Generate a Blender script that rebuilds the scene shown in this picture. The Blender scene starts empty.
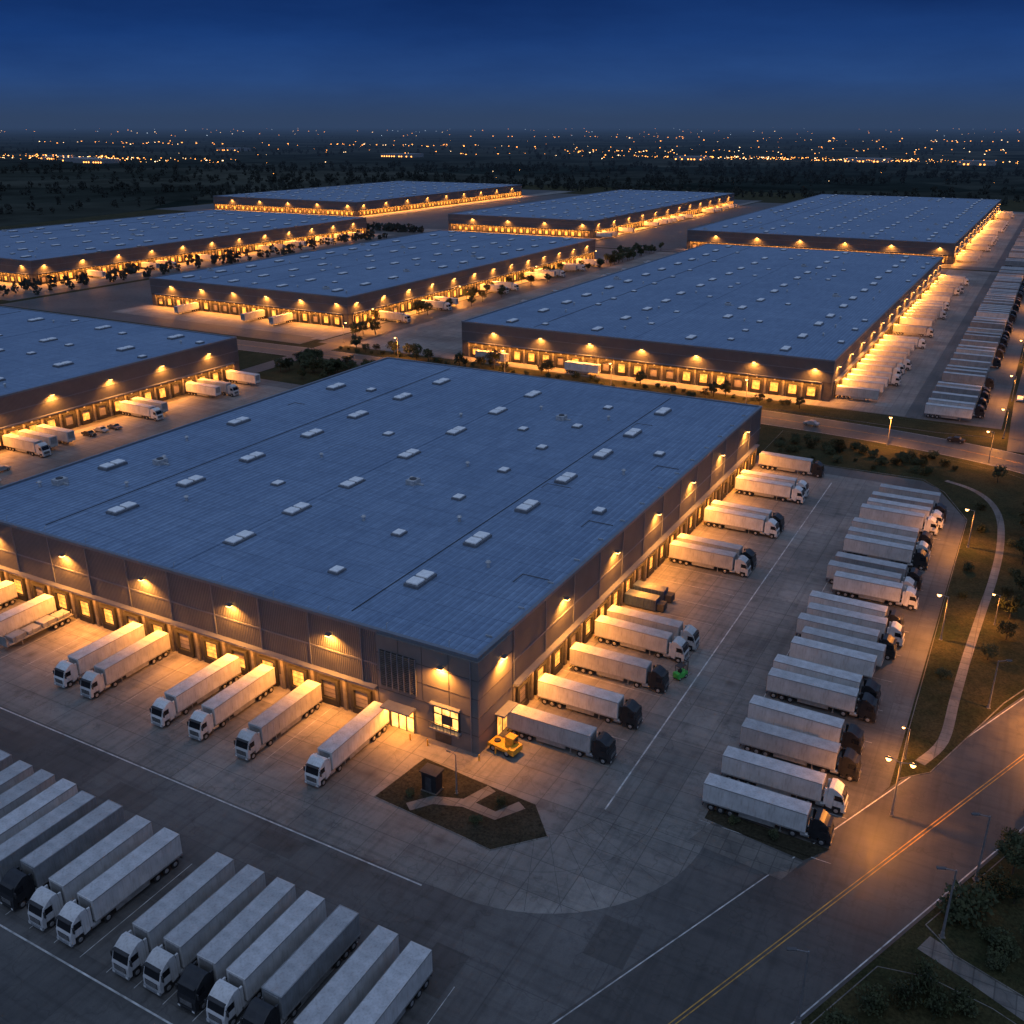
import bpy, bmesh, math, random
from mathutils import Vector, Matrix, noise
random.seed(7)
R=random.uniform
sc=bpy.context.scene
COL=sc.collection
rad=math.radians

# ------------------------------------------------------------------ materials
MATS={}
def N(nt,t,**k):
    n=nt.nodes.new(t)
    for a,b in k.items(): setattr(n,a,b)
    return n
def newmat(name):
    m=bpy.data.materials.new(name); m.use_nodes=True; nt=m.node_tree; nt.nodes.clear()
    o=N(nt,'ShaderNodeOutputMaterial'); b=N(nt,'ShaderNodeBsdfPrincipled')
    nt.links.new(b.outputs[0],o.inputs[0]); MATS[name]=m
    return m,nt,b
def ramp(nt,fac,stops):
    r=N(nt,'ShaderNodeValToRGB'); e=r.color_ramp.elements
    while len(e)<len(stops): e.new(0.5)
    for i,(p,c) in enumerate(stops):
        e[i].position=p; e[i].color=(c[0],c[1],c[2],1)
    nt.links.new(fac,r.inputs[0]); return r.outputs[0]
def mixc(nt,fac,a,b,mode='MIX'):
    m=N(nt,'ShaderNodeMix',data_type='RGBA',blend_type=mode)
    for sock,v in ((m.inputs[0],fac),(m.inputs[6],a),(m.inputs[7],b)):
        if hasattr(v,'is_output'): nt.links.new(v,sock)
        elif isinstance(v,(int,float)): sock.default_value=v
        else: sock.default_value=(v[0],v[1],v[2],1)
    return m.outputs[2]
def pos(nt,scale=(1,1,1),obj=False):
    if obj: g=N(nt,'ShaderNodeTexCoord').outputs['Object']
    else: g=N(nt,'ShaderNodeNewGeometry').outputs['Position']
    mp=N(nt,'ShaderNodeMapping'); mp.inputs['Scale'].default_value=scale
    nt.links.new(g,mp.inputs[0]); return mp.outputs[0]
def noi(nt,v,s,d=3,r=.55):
    n=N(nt,'ShaderNodeTexNoise'); n.inputs['Scale'].default_value=s; n.inputs['Detail'].default_value=d
    n.inputs['Roughness'].default_value=r
    nt.links.new(v,n.inputs['Vector']); return n.outputs[0]
def bump(nt,b,h,st=.3,dist=.05):
    u=N(nt,'ShaderNodeBump'); u.inputs['Strength'].default_value=st; u.inputs['Distance'].default_value=dist
    nt.links.new(h,u.inputs['Height']); nt.links.new(u.outputs[0],b.inputs['Normal'])
def sc3(c,k): return tuple(x*k for x in c)
def simple(name,c,rough=.6,metal=0,var=.25,ns=1.5,obj=True,rnd=0):
    m,nt,b=newmat(name)
    f=noi(nt,pos(nt,obj=obj),ns)
    col=ramp(nt,f,[(.3,sc3(c,1-var)),(.7,sc3(c,1+var))])
    if rnd:
        oi=N(nt,'ShaderNodeObjectInfo')
        rr=ramp(nt,oi.outputs['Random'],[(0,(1-rnd,)*3),(1,(1,1,1))])
        col=mixc(nt,1.0,col,rr,'MULTIPLY')
        st=noi(nt,pos(nt,(3,3,.4),obj=True),1.3,4)
        col=mixc(nt,.8,col,ramp(nt,st,[(.3,(.72,.7,.67)),(.52,(1,1,1))]),'MULTIPLY')
    nt.links.new(col,b.inputs['Base Color'])
    b.inputs['Roughness'].default_value=rough; b.inputs['Metallic'].default_value=metal
    return m
def emis(name,c,s,var=False):
    m,nt,b=newmat(name)
    b.inputs['Base Color'].default_value=(*sc3(c,.5),1)
    b.inputs['Emission Color'].default_value=(*c,1); b.inputs['Emission Strength'].default_value=s
    if var:
        f=noi(nt,pos(nt),1.1,3)
        mr=N(nt,'ShaderNodeMapRange'); mr.inputs[1].default_value=.3; mr.inputs[2].default_value=.7
        mr.inputs[3].default_value=s*.4; mr.inputs[4].default_value=s*1.5
        nt.links.new(f,mr.inputs[0]); nt.links.new(mr.outputs[0],b.inputs['Emission Strength'])
    m.cycles.emission_sampling='NONE'
    return m
def ground_mat(name,c,joint=None,jc=.55,stain=.35,rough=.7,jw=.012,fine=.12):
    m,nt,b=newmat(name)
    p=pos(nt)
    f1=noi(nt,p,.05,4,.6); f2=noi(nt,p,.6,4,.65); f3=noi(nt,p,14,1)
    col=ramp(nt,f1,[(.32,sc3(c,1-stain)),(.68,sc3(c,1+stain))])
    c2=ramp(nt,f2,[(.3,(1-.28,)*3),(.5,(1,1,1)),(.75,(1.15,1.13,1.1))])
    col=mixc(nt,1,col,c2,'MULTIPLY')
    c3=ramp(nt,f3,[(.3,(1-fine,)*3),(.7,(1+fine,)*3)])
    col=mixc(nt,1,col,c3,'MULTIPLY')
    for sc_ in ((.9,.03,1),(.03,.9,1)):
        t=noi(nt,pos(nt,sc_),1.3,2)
        tc=ramp(nt,t,[(.3,(.72,.72,.72)),(.5,(1,1,1))])
        col=mixc(nt,.8,col,tc,'MULTIPLY')
    v=N(nt,'ShaderNodeTexVoronoi',feature='DISTANCE_TO_EDGE'); v.inputs['Scale'].default_value=.09
    pn=N(nt,'ShaderNodeVectorMath',operation='ADD')
    nz=N(nt,'ShaderNodeTexNoise'); nz.inputs['Scale'].default_value=.4; nt.links.new(p,nz.inputs['Vector'])
    ml=N(nt,'ShaderNodeVectorMath',operation='SCALE'); ml.inputs['Scale'].default_value=6
    nt.links.new(nz.outputs[1],ml.inputs[0]); nt.links.new(p,pn.inputs[0]); nt.links.new(ml.outputs[0],pn.inputs[1])
    nt.links.new(pn.outputs[0],v.inputs['Vector'])
    cr=ramp(nt,v.outputs['Distance'],[(0,(.6,.6,.6)),(.012,(1,1,1))])
    col=mixc(nt,.7,col,cr,'MULTIPLY')
    v2=N(nt,'ShaderNodeTexVoronoi'); v2.inputs['Scale'].default_value=.16; nt.links.new(p,v2.inputs['Vector'])
    col=mixc(nt,.7,col,ramp(nt,v2.outputs['Distance'],[(.04,(.45,.45,.45)),(.2,(1,1,1))]),'MULTIPLY')
    if joint:
        br=N(nt,'ShaderNodeTexBrick'); br.offset=0; br.inputs['Scale'].default_value=1
        br.inputs['Brick Width'].default_value=joint; br.inputs['Row Height'].default_value=joint
        br.inputs['Mortar Size'].default_value=jw*5; br.inputs['Mortar Smooth'].default_value=0
        br.inputs['Color1'].default_value=(.84,.84,.84,1); br.inputs['Color2'].default_value=(1.1,1.09,1.07,1)
        br.inputs['Mortar'].default_value=(jc,jc,jc,1)
        nt.links.new(p,br.inputs['Vector'])
        col=mixc(nt,1,col,br.outputs[0],'MULTIPLY')
    nt.links.new(col,b.inputs['Base Color'])
    rr=N(nt,'ShaderNodeMapRange'); rr.inputs[3].default_value=rough-.2; rr.inputs[4].default_value=rough+.15
    nt.links.new(f2,rr.inputs[0]); nt.links.new(rr.outputs[0],b.inputs['Roughness'])
    return m
ground_mat('yard_concrete',(.180,.172,.162),joint=5.0)
ground_mat('yard_asphalt',(.088,.086,.085),joint=9.0,jc=.75)
ground_mat('road_asphalt',(.058,.055,.052),rough=.6)
ground_mat('path_concrete',(.15,.14,.13),joint=2.0)
ground_mat('kerb_concrete',(.17,.16,.145),joint=1.5)
simple('line_white',(.42,.42,.41),.6,var=.5,ns=.8)
simple('line_yellow',(.45,.24,.04),.6,var=.45,ns=.8)
def grass(name,a,b_):
    m,nt,b=newmat(name); p=pos(nt)
    f=noi(nt,p,.12,5,.7); g=noi(nt,p,3,4,.7)
    c=ramp(nt,f,[(.35,a),(.65,b_)])
    c=mixc(nt,1,c,ramp(nt,g,[(.3,(.4,.4,.4)),(.7,(1.5,1.5,1.4))]),'MULTIPLY')
    nt.links.new(c,b.inputs['Base Color']); b.inputs['Roughness'].default_value=.95
    b.inputs['Specular IOR Level'].default_value=.1
grass('grass',(.020,.026,.012),(.052,.045,.022))
grass('mulch',(.02,.02,.013),(.045,.039,.028))
m,nt,b=newmat('fields'); p=pos(nt)
v=N(nt,'ShaderNodeTexVoronoi'); v.inputs['Scale'].default_value=.0028; nt.links.new(p,v.inputs['Vector'])
c=ramp(nt,v.outputs['Color'],[(.1,(.018,.026,.024)),(.5,(.036,.043,.038)),(.9,(.06,.065,.055))])
f=noi(nt,p,.006,6,.7); c=mixc(nt,1,c,ramp(nt,f,[(.35,(.45,.48,.5)),(.6,(1.15,1.15,1.15))]),'MULTIPLY')
nt.links.new(c,b.inputs['Base Color']); b.inputs['Roughness'].default_value=1; b.inputs['Specular IOR Level'].default_value=0
m,nt,b=newmat('roof_metal'); p=pos(nt)
w=N(nt,'ShaderNodeTexWave',wave_type='BANDS',bands_direction='X',wave_profile='SIN'); w.inputs['Scale'].default_value=.26
nt.links.new(p,w.inputs['Vector'])
br=N(nt,'ShaderNodeTexBrick'); br.offset=.0; br.inputs['Scale'].default_value=1
br.inputs['Brick Width'].default_value=1.2; br.inputs['Row Height'].default_value=6.2; br.inputs['Mortar Size'].default_value=.07
br.inputs['Color1'].default_value=(.88,.9,.92,1); br.inputs['Color2'].default_value=(1.1,1.08,1.06,1); br.inputs['Mortar'].default_value=(.55,.56,.6,1)
nt.links.new(p,br.inputs['Vector'])
f=noi(nt,p,.035,4,.65); f2=noi(nt,p,.9,4,.7)
c=ramp(nt,f,[(.3,(.150,.23,.36)),(.7,(.20,.29,.43))])
c=mixc(nt,1,c,br.outputs[0],'MULTIPLY')
c=mixc(nt,1,c,ramp(nt,w.outputs[0],[(0,(.8,.81,.83)),(1,(1.14,1.13,1.11))]),'MULTIPLY')
c=mixc(nt,1,c,ramp(nt,f2,[(.3,(.8,.8,.8)),(.65,(1.06,1.06,1.06))]),'MULTIPLY')
st=noi(nt,pos(nt,(.05,1,1)),1.2,3); c=mixc(nt,.7,c,ramp(nt,st,[(.3,(.8,.8,.82)),(.5,(1,1,1))]),'MULTIPLY')
nt.links.new(c,b.inputs['Base Color']); b.inputs['Roughness'].default_value=.5; b.inputs['Metallic'].default_value=.1
def clad(name,c1,sc_=.9,st=.8):
    m,nt,b=newmat(name); p=pos(nt)
    sx=N(nt,'ShaderNodeSeparateXYZ'); nt.links.new(p,sx.inputs[0])
    ad=N(nt,'ShaderNodeMath',operation='ADD'); nt.links.new(sx.outputs[0],ad.inputs[0]); nt.links.new(sx.outputs[1],ad.inputs[1])
    cb=N(nt,'ShaderNodeCombineXYZ'); nt.links.new(ad.outputs[0],cb.inputs[0])
    w=N(nt,'ShaderNodeTexWave',wave_type='BANDS',bands_direction='X'); w.inputs['Scale'].default_value=sc_
    nt.links.new(cb.outputs[0],w.inputs['Vector'])
    f=noi(nt,pos(nt),.35,4)
    c=ramp(nt,f,[(.3,sc3(c1,.88)),(.7,sc3(c1,1.1))])
    c=mixc(nt,1,c,ramp(nt,w.outputs[0],[(.1,(.6,.6,.6)),(.5,(1.05,1.05,1.05))]),'MULTIPLY')
    nt.links.new(c,b.inputs['Base Color']); b.inputs['Roughness'].default_value=.5; b.inputs['Metallic'].default_value=.1
    bump(nt,b,w.outputs[0],st,.12)
clad('cladding',(.125,.13,.145))
simple('panel_grey',(.14,.138,.14),.55,var=.12,ns=.4)
simple('lower_wall',(.075,.068,.065),.7,var=.3,ns=.6)
simple('pillar',(.12,.112,.105),.7)
simple('trim',(.17,.19,.225),.4,.2,var=.1)
simple('dark_rubber',(.022,.022,.022),.85)
simple('door_closed',(.26,.23,.2),.5,var=.15)
simple('louvre',(.05,.05,.055),.5)
simple('skylight_dome',(.85,.86,.86),.3,var=.12)
simple('skylight_curb',(.14,.15,.17),.5)
simple('vent_metal',(.42,.44,.46),.45,.2)
emis('door_lit',(1,.40,.07),1.6,True)
emis('office_lit',(1,.48,.11),2.8,True)
emis('lamp_lens',(1,.47,.13),11)
emis('far_warm',(1,.34,.06),7)
emis('far_white',(1,.62,.3),7)
emis('far_cool',(.7,.85,1),2.5)
simple('lamp_body',(.08,.08,.085),.5)
simple('pole_metal',(.22,.22,.23),.45,.3)
simple('paint_white',(.66,.66,.66),.38,var=.12,ns=.7,rnd=.3)
simple('trailer_white',(.60,.60,.60),.45,var=.14,ns=.6,rnd=.4)
simple('trailer_grey',(.30,.32,.34),.5,var=.18,ns=.6,rnd=.3)
simple('trailer_roof',(.48,.49,.51),.5,var=.2,ns=.8,rnd=.3)
simple('paint_black',(.02,.021,.024),.35)
simple('paint_blue',(.03,.05,.1),.35)
simple('paint_green',(.06,.42,.07),.4)
simple('paint_yellow',(.7,.36,.03),.45)
simple('trailer_rail',(.28,.28,.28),.5,.3)
simple('chassis',(.03,.03,.032),.7)
simple('tyre',(.015,.015,.016),.9)
simple('hub',(.4,.4,.4),.4,.6)
simple('glass_dark',(.012,.014,.018),.08,var=.05)
simple('headlamp',(.7,.7,.68),.2)
simple('tail_red',(.4,.02,.015),.4)
m,nt,b=newmat('foliage')
f=noi(nt,pos(nt),.8,3)
c=ramp(nt,f,[(.3,(.018,.028,.010)),(.7,(.055,.065,.022))])
nt.links.new(c,b.inputs['Base Color']); b.inputs['Roughness'].default_value=.8
simple('foliage_far',(.028,.036,.032),.95,var=.35,ns=.02,obj=False)
simple('bark',(.06,.045,.03),.9)

# ------------------------------------------------------------------ mesh builder
class MB:
    def __init__(s): s.v=[];s.f=[];s.m=[];s.mats=[]
    def mi(s,n):
        if n not in s.mats: s.mats.append(n)
        return s.mats.index(n)
    def add(s,vs,fs,mat):
        k=len(s.v); s.v+=vs; i=s.mi(mat)
        for f in fs: s.f.append(tuple(k+a for a in f)); s.m.append(i)
    def box(s,x0,x1,y0,y1,z0,z1,mat,bottom=True):
        if x0>x1:x0,x1=x1,x0
        if y0>y1:y0,y1=y1,y0
        vs=[(x0,y0,z0),(x1,y0,z0),(x1,y1,z0),(x0,y1,z0),(x0,y0,z1),(x1,y0,z1),(x1,y1,z1),(x0,y1,z1)]
        fs=[(4,5,6,7),(0,1,5,4),(1,2,6,5),(2,3,7,6),(3,0,4,7)]
        if bottom: fs.append((3,2,1,0))
        s.add(vs,fs,mat)
    def cbox(s,x0,x1,y0,y1,z0,z1,mat,b=.05):
        bm=bmesh.new(); bmesh.ops.create_cube(bm,size=1)
        for v in bm.verts:
            v.co=Vector((x0+(v.co.x+.5)*(x1-x0),y0+(v.co.y+.5)*(y1-y0),z0+(v.co.z+.5)*(z1-z0)))
        bmesh.ops.bevel(bm,geom=bm.edges[:],offset=b,segments=2,affect='EDGES',profile=.5)
        s.frombm(bm,mat)
    def frombm(s,bm,mat):
        bm.verts.index_update()
        s.add([tuple(v.co) for v in bm.verts],[tuple(v.index for v in f.verts) for f in bm.faces],mat); bm.free()
    def prism(s,prof,y0,y1,mat,bev=0):
        bm=bmesh.new()
        a=[bm.verts.new((x,y0,z)) for x,z in prof]; c=[bm.verts.new((x,y1,z)) for x,z in prof]
        n=len(prof); bm.faces.new(a); bm.faces.new(c[::-1])
        for i in range(n): bm.faces.new((a[i],c[i],c[(i+1)%n],a[(i+1)%n]))
        bmesh.ops.recalc_face_normals(bm,faces=bm.faces[:])
        if bev: bmesh.ops.bevel(bm,geom=bm.edges[:],offset=bev,segments=2,affect='EDGES',profile=.5)
        s.frombm(bm,mat)
    def cyl(s,p0,p1,r0,r1,mat,n=12,cap=True):
        p0=Vector(p0);p1=Vector(p1);d=(p1-p0).normalized()
        u=d.orthogonal().normalized();w=d.cross(u)
        vs=[]
        for p,r in((p0,r0),(p1,r1)):
            for i in range(n):
                a=2*math.pi*i/n; vs.append(tuple(p+u*math.cos(a)*r+w*math.sin(a)*r))
        fs=[(i,(i+1)%n,n+(i+1)%n,n+i) for i in range(n)]
        if cap: fs+=[tuple(range(n))[::-1],tuple(range(n,2*n))]
        s.add(vs,fs,mat)
    def poly(s,pts,z,mat):
        s.add([(x,y,z) for x,y in pts],[tuple(range(len(pts)))],mat)
    def slab(s,pts,z0,z1,mat,side):
        n=len(pts)
        s.add([(x,y,z1) for x,y in pts],[tuple(range(n))],mat)
        s.add([(x,y,z0) for x,y in pts]+[(x,y,z1) for x,y in pts],[(i,(i+1)%n,n+(i+1)%n,n+i) for i in range(n)],side)
    def mesh(s,name):
        me=bpy.data.meshes.new(name); me.from_pydata(s.v,[],s.f)
        for n in s.mats: me.materials.append(MATS[n])
        me.polygons.foreach_set('material_index',s.m); me.update()
        bm=bmesh.new(); bm.from_mesh(me)
        if len(bm.faces)<60000: bmesh.ops.recalc_face_normals(bm,faces=bm.faces[:]); bm.to_mesh(me)
        bm.free()
        return me
    def obj(s,name,parent=None,loc=(0,0,0)):
        o=bpy.data.objects.new(name,s.mesh(name)); COL.objects.link(o); o.location=loc
        if parent: o.parent=parent
        return o
def inst(me,name,loc,rz=0,scale=1):
    o=bpy.data.objects.new(name,me); COL.objects.link(o); o.location=loc; o.rotation_euler=(0,0,rz)
    o.scale=(scale,)*3 if not isinstance(scale,tuple) else scale
    return o
WARM=(1,.33,.045)
def light(kind,name,loc,energy,parent=None,color=WARM,**k):
    l=bpy.data.lights.new(name,kind); l.energy=energy; l.color=color
    for a,b_ in k.items():
        if a!='rot': setattr(l,a,b_)
    o=bpy.data.objects.new(name,l); COL.objects.link(o); o.location=loc
    if 'rot' in k: o.rotation_euler=k['rot']
    if parent:o.parent=parent
    return o
def aim(o,d): o.rotation_euler=Vector(d).to_track_quat('-Z','Y').to_euler()

# ------------------------------------------------------------------ warehouse
def warehouse(x0,x1,y0,y1,h,sides,near=False,pitch=5.6,lamp=20.,strip=40,skyl=None,lit=.6,office=False,lz=None,wallw=5500):
    cx,cy=(x0+x1)/2,(y0+y1)/2
    E=bpy.data.objects.new('warehouse',None); COL.objects.link(E); E.location=(cx,cy,0)
    X0,X1,Y0,Y1=x0-cx,x1-cx,y0-cy,y1-cy
    lz=lz or h-3
    W=MB()
    W.box(X0,X1,Y0,Y1,0,5.9,'lower_wall',False)
    W.box(X0-.06,X1+.06,Y0-.06,Y1+.06,5.9,h-.5,'cladding')
    W.obj('walls',E)
    Rf=MB()
    t=.5
    Rf.add([(X0+t,Y0+t,h-.35),(0,Y0+t,h-.1),(X1-t,Y0+t,h-.35),(X0+t,Y1-t,h-.35),(0,Y1-t,h-.1),(X1-t,Y1-t,h-.35)],[(0,1,4,3),(1,2,5,4)],'roof_metal')
    for a in ((X0-.12,X1+.12,Y0-.12,Y0+t),(X0-.12,X1+.12,Y1-t,Y1+.12),(X0-.12,X0+t,Y0+t,Y1-t),(X1-t,X1+.12,Y0+t,Y1-t)):
        Rf.box(*a,h-.5,h,'trim')
    Rf.box(-.3,.3,Y0+t,Y1-t,h-.12,h-.02,'roof_metal')
    Rf.obj('roof',E)
    S=MB()
    def big(x,y):
        z=h-.3
        S.box(x-1.3,x+1.3,y-2.7,y+2.7,z-.1,z+.5,'skylight_curb')
        for a in (-1.35,1.35):
            S.cbox(x-1.08,x+1.08,y+a-1.1,y+a+1.1,z+.48,z+.88,'skylight_dome',.16)
    def small(x,y):
        z=h-.3
        S.box(x-.98,x+.98,y-1.15,y+1.15,z-.1,z+.45,'skylight_curb'); S.cbox(x-.8,x+.8,y-.95,y+.95,z+.43,z+.7,'skylight_dome',.1)
    def vent(x,y):
        z=h-.3
        S.cyl((x,y,z-.1),(x,y,z+.9),.28,.28,'vent_metal'); S.cyl((x,y,z+.9),(x,y,z+1.15),.5,.3,'vent_metal')
    def hvac(x,y):
        z=h-.3
        S.cbox(x-1,x+1,y-1.2,y+1.2,z-.1,z+1.1,'vent_metal',.05); S.cyl((x,y,z+1.1),(x,y,z+1.25),.7,.7,'louvre')
        S.box(x+1,x+2.4,y-.2,y+.2,z,z+.4,'vent_metal')
    if near:
        for X,ys in ((-76.5,(110.5,128,145.5,162.5,180,197,217)),(-112.3,(109,124,140,160,179,198,216)),(-140.5,(109,125.5,142.5,161.7,179,198,216)),(-162,(125,161,198))):
            for y in ys: big(X-cx+R(-.3,.3),y-cy)
        for y in (107,124,143.5,161,178,196,214): small(-90-cx,y-cy)
        for a in ((-64,150),(-125,133),(-125,170),(-152,200),(-100,188),(-66,186)): small(a[0]-cx,a[1]-cy)
        for a in ((-99,126),(-103,147),(-156,133),(-150,118),(-98,160),(-104,205),(-128,150),(-118,190),(-70,120),(-84,134),(-134,118),(-162,145),(-165,110),(-86,205),(-68,171)): vent(a[0]-cx,a[1]-cy)
        for a in ((-102,146.),(-155,131),(-163,113),(-96,200)): hvac(a[0]-cx,a[1]-cy)
    else:
        nx=max(2,round((x1-x0)/33)); ny=round((y1-y0)/22)
        for i in range(nx):
            for j in range(ny):
                X=X0+(i+.5)*(X1-X0)/nx; Y=Y0+(j+.5)*(Y1-Y0)/ny
                if random.random()<.9: big(X+R(-.8,.8),Y+R(-2,2))
                if random.random()<.6: small(X+13,Y+R(-6,6)) if X+14<X1-2 else None
                if random.random()<.5: vent(X+R(4,9),Y+R(-5,5))
                if random.random()<.12: hvac(X-8,Y+R(-4,4))
    for i in range(3 if near else 2):
        X=X0+(i+.72)*(X1-X0)/3.4
        S.box(X-.05,X+.05,Y0+3,Y1-3,h-.22,h-.12,'louvre')
    if near:
        for i in range(7):
            yy=R(Y0+10,Y1-20);xx=random.choice((X1-7,X0+9,X1-22,X0+40)); S.box(xx,xx+R(3,6),yy,yy+.07,h-.3,h-.15,'skylight_curb'); S.box(xx,xx+.07,yy-R(2,4),yy,h-.3,h-.15,'skylight_curb')
        for i in range(14):
            y=Y0+6+i*9.5; S.box(X1-2.2,X1-1.2,y,y+.15,h-.3,h-.05,'vent_metal')
        for i in range(11):
            x=X0+6+i*10.3; S.cyl((x,Y0+1.1,h-.4),(x,Y0+1.1,h+.6),.05,.05,'vent_metal',6); S.cyl((x+.0,Y0+1.1,h+.6),(x,Y0+1.5,h+.6),.05,.05,'vent_metal',6)
    S.obj('rooftop_skylights_and_vents',E)
    D=MB(); L=MB()
    for side in sides:
        if side=='S': a0,a1=X0,X1; T=lambda t0,t1,o0,o1:(t0,t1,Y0-o1,Y0-o0); nrm=(0,-1)
        elif side=='E': a0,a1=Y0,Y1; T=lambda t0,t1,o0,o1:(X1+o0,X1+o1,t0,t1); nrm=(1,0)
        b0,b1=a0+3,a1-3
        if office and side=='S': b1=a1-16.5
        if office and side=='E': b0=a0+9.5
        def bx(t0,t1,o0,o1,z0,z1,m): D.box(*T(t0,t1,o0,o1),z0,z1,m)
        bx(b0,b1,.07,1.1,5.62,5.9,'trim')
        nb=int((b1-b0)/pitch); pp=(b1-b0)/nb
        for i in range(nb+1):
            t=b0+i*pp; bx(t-.28,t+.28,.0,.45,0,5.62,'pillar')
        for i in range(nb):
            t=b0+(i+.5)*pp
            r_=random.random()
            if r_<lit: bx(t-1.25,t+1.25,.01,.06,1.2,4.1,'door_lit')
            elif r_<lit+.15:   # partly raised door
                k=R(2,3.3); bx(t-1.25,t+1.25,.01,.06,1.2,k,'door_lit'); bx(t-1.25,t+1.25,.01,.09,k,4.1,'door_closed')
            else: bx(t-1.25,t+1.25,.01,.06,1.2,4.1,'door_closed')
            bx(t-1.8,t-1.25,.0,.5,1.1,4.6,'dark_rubber'); bx(t+1.25,t+1.8,.0,.5,1.1,4.6,'dark_rubber')
            bx(t-1.25,t+1.25,.0,.5,4.1,4.6,'dark_rubber')
            bx(t-1.7,t+1.7,.0,.42,.1,1.1,'dark_rubber')
            bx(t-.3,t+.3,.02,.08,4.85,5.3,'paint_white')
            if near:
                for k in (1.9,2.6,3.3): bx(t-1.25,t+1.25,.092,.1,k,k+.05,'louvre')
                if i%5==2: bx(t+1.95,t+2.4,.0,.08,0,2.2,'door_closed')
        bx(a0,a1,.07,.16,9.2,9.45,'trim'); 
        if near:
            k=int((a1-a0)/9.3)
            for i in range(1,k):
                t=a0+i*(a1-a0)/k; bx(t-.09,t+.09,.07,.2,5.9,h-.5,'trim')
        nl=max(2,round((a1-a0)/lamp)); 
        for i in range(nl):
            t=a0+(i+.3)*(a1-a0)/nl if side=='E' else a1-(i+.28)*(a1-a0)/nl
            q=T(t,t,1.15,1.15); x,y=q[0],q[2]
            L.box(*T(t-.06,t+.06,.06,.7),lz+.25,lz+.35,'lamp_body')
            q=T(t-.45,t+.45,.45,1.15)
            L.cbox(q[0],q[1],q[2],q[3],lz+.05,lz+.3,'lamp_body',.05)
            L.box(*T(t-.36,t+.36,.5,1.1),lz-.1,lz+.045,'lamp_lens')
            lo=light('SPOT','wall_lamp_light',(x,y,lz-.15),wallw*R(.85,1.15),E,spot_size=rad(150),spot_blend=.8,shadow_soft_size=.15)
            aim(lo,(-nrm[0]*.3,-nrm[1]*.3,-1))
        tm=(b0+b1)/2; q=T(tm,tm,1.3,1.3)
        ln=b1-b0
        al=light('AREA','dock_strip_light',(q[0],q[2],5.5),strip*ln,E,shape='RECTANGLE',size=ln if nrm[0]==0 else .2,size_y=.2 if nrm[0]==0 else ln)
        if nrm[0]==0: al.rotation_euler=(rad(15)*nrm[1],0,0)
        else: al.rotation_euler=(0,rad(15)*-nrm[0],0)
    if office:
        D.box(X1-16.2,X1+.35,Y0-.35,Y0+.0,0,h-.55,'panel_grey'); D.box(X1+.0,X1+.352,Y0,Y0+9,0,h-.55,'panel_grey')
        for k in range(1,5):
            z=k*2.9; D.box(X1-16.2,X1+.4,Y0-.39,Y0-.35,z-.04,z+.04,'louvre'); D.box(X1+.352,X1+.39,Y0-.3,Y0+9,z-.04,z+.04,'louvre')
        for k in (-12.5,-8.6,-4.3): D.box(X1+k-.04,X1+k+.04,Y0-.385,Y0-.35,6,h-.55,'louvre')
        gx0,gx1=X1-15.6,X1-9.6
        D.box(gx0,gx1,Y0-.42,Y0-.36,6.4,12.2,'dark_rubber')
        for k in range(19): D.box(gx0,gx1,Y0-.55,Y0-.42,6.5+k*.3,6.62+k*.3,'pillar')
        for k in range(7): D.box(gx0+k*(gx1-gx0)/6-.06,gx0+k*(gx1-gx0)/6+.06,Y0-.6,Y0-.42,6.4,12.2,'trim')
        ex0,ex1=X1-14.2,X1-10.2
        D.box(ex0,ex1,Y0-.4,Y0-.36,.1,3.9,'office_lit')
        for k in range(4): 
            xx=ex0+k*(ex1-ex0)/3; D.box(xx-.09,xx+.09,Y0-.52,Y0-.4,0,4,'louvre')
        D.box(ex0-.1,ex1+.1,Y0-.52,Y0-.4,2.5,2.65,'louvre'); D.box(ex0-.4,ex1+.4,Y0-2.4,Y0-.4,4.05,4.3,'trim')
        wx0,wx1=X1-7,X1-2.6
        D.box(wx0,wx1,Y0-.4,Y0-.36,2.6,6.2,'dark_rubber')
        D.box(wx0+.2,wx1-.2,Y0-.43,Y0-.4,2.8,5.6,'office_lit')
        D.box(wx0+1.6,wx1-1.2,Y0-.45,Y0-.43,3.2,4.7,'louvre')
        for k in range(4):
            xx=wx0+.2+k*(wx1-wx0-.4)/3; D.box(xx-.07,xx+.07,Y0-.52,Y0-.4,2.7,6,'louvre')
        D.box(wx0,wx1,Y0-.5,Y0-.43,4.6,4.75,'louvre'); D.box(wx0-.2,wx1+.2,Y0-1.3,Y0-.36,2.35,2.6,'trim'); D.box(wx0-.2,wx1+.2,Y0-1.1,Y0-.36,6.2,6.4,'trim')
        for k in range(9): 
            xx=wx0-.15+k*(wx1-wx0+.3)/8; D.box(xx-.025,xx+.025,Y0-1.27,Y0-1.22,2.6,3.6,'louvre')
        D.box(wx0-.2,wx1+.2,Y0-1.3,Y0-1.2,3.6,3.66,'louvre')
        D.box(wx0+.3,wx1-1.5,Y0-.41,Y0-.37,.1,2.2,'louvre')
        D.box(X1+.36,X1+.41,Y0+4.5,Y0+7.5,0.1,3.6,'door_lit'); 
        for k in (4.4,6,7.5): D.box(X1+.41,X1+.5,Y0+k-.06,Y0+k+.06,0,3.7,'louvre')
        D.box(X1+.36,X1+1.9,Y0+4.,Y0+8,3.8,4.05,'trim')
        light('AREA','entrance_light',(X1-12.2,Y0-1.5,3.95),1100,E,shape='RECTANGLE',size=3.5,size_y=1)
        lo=light('AREA','office_window_light',(X1-4.8,Y0-.9,4.5),240,E,shape='RECTANGLE',size=4,size_y=2.5); lo.rotation_euler=(rad(-90),0,0)
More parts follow.
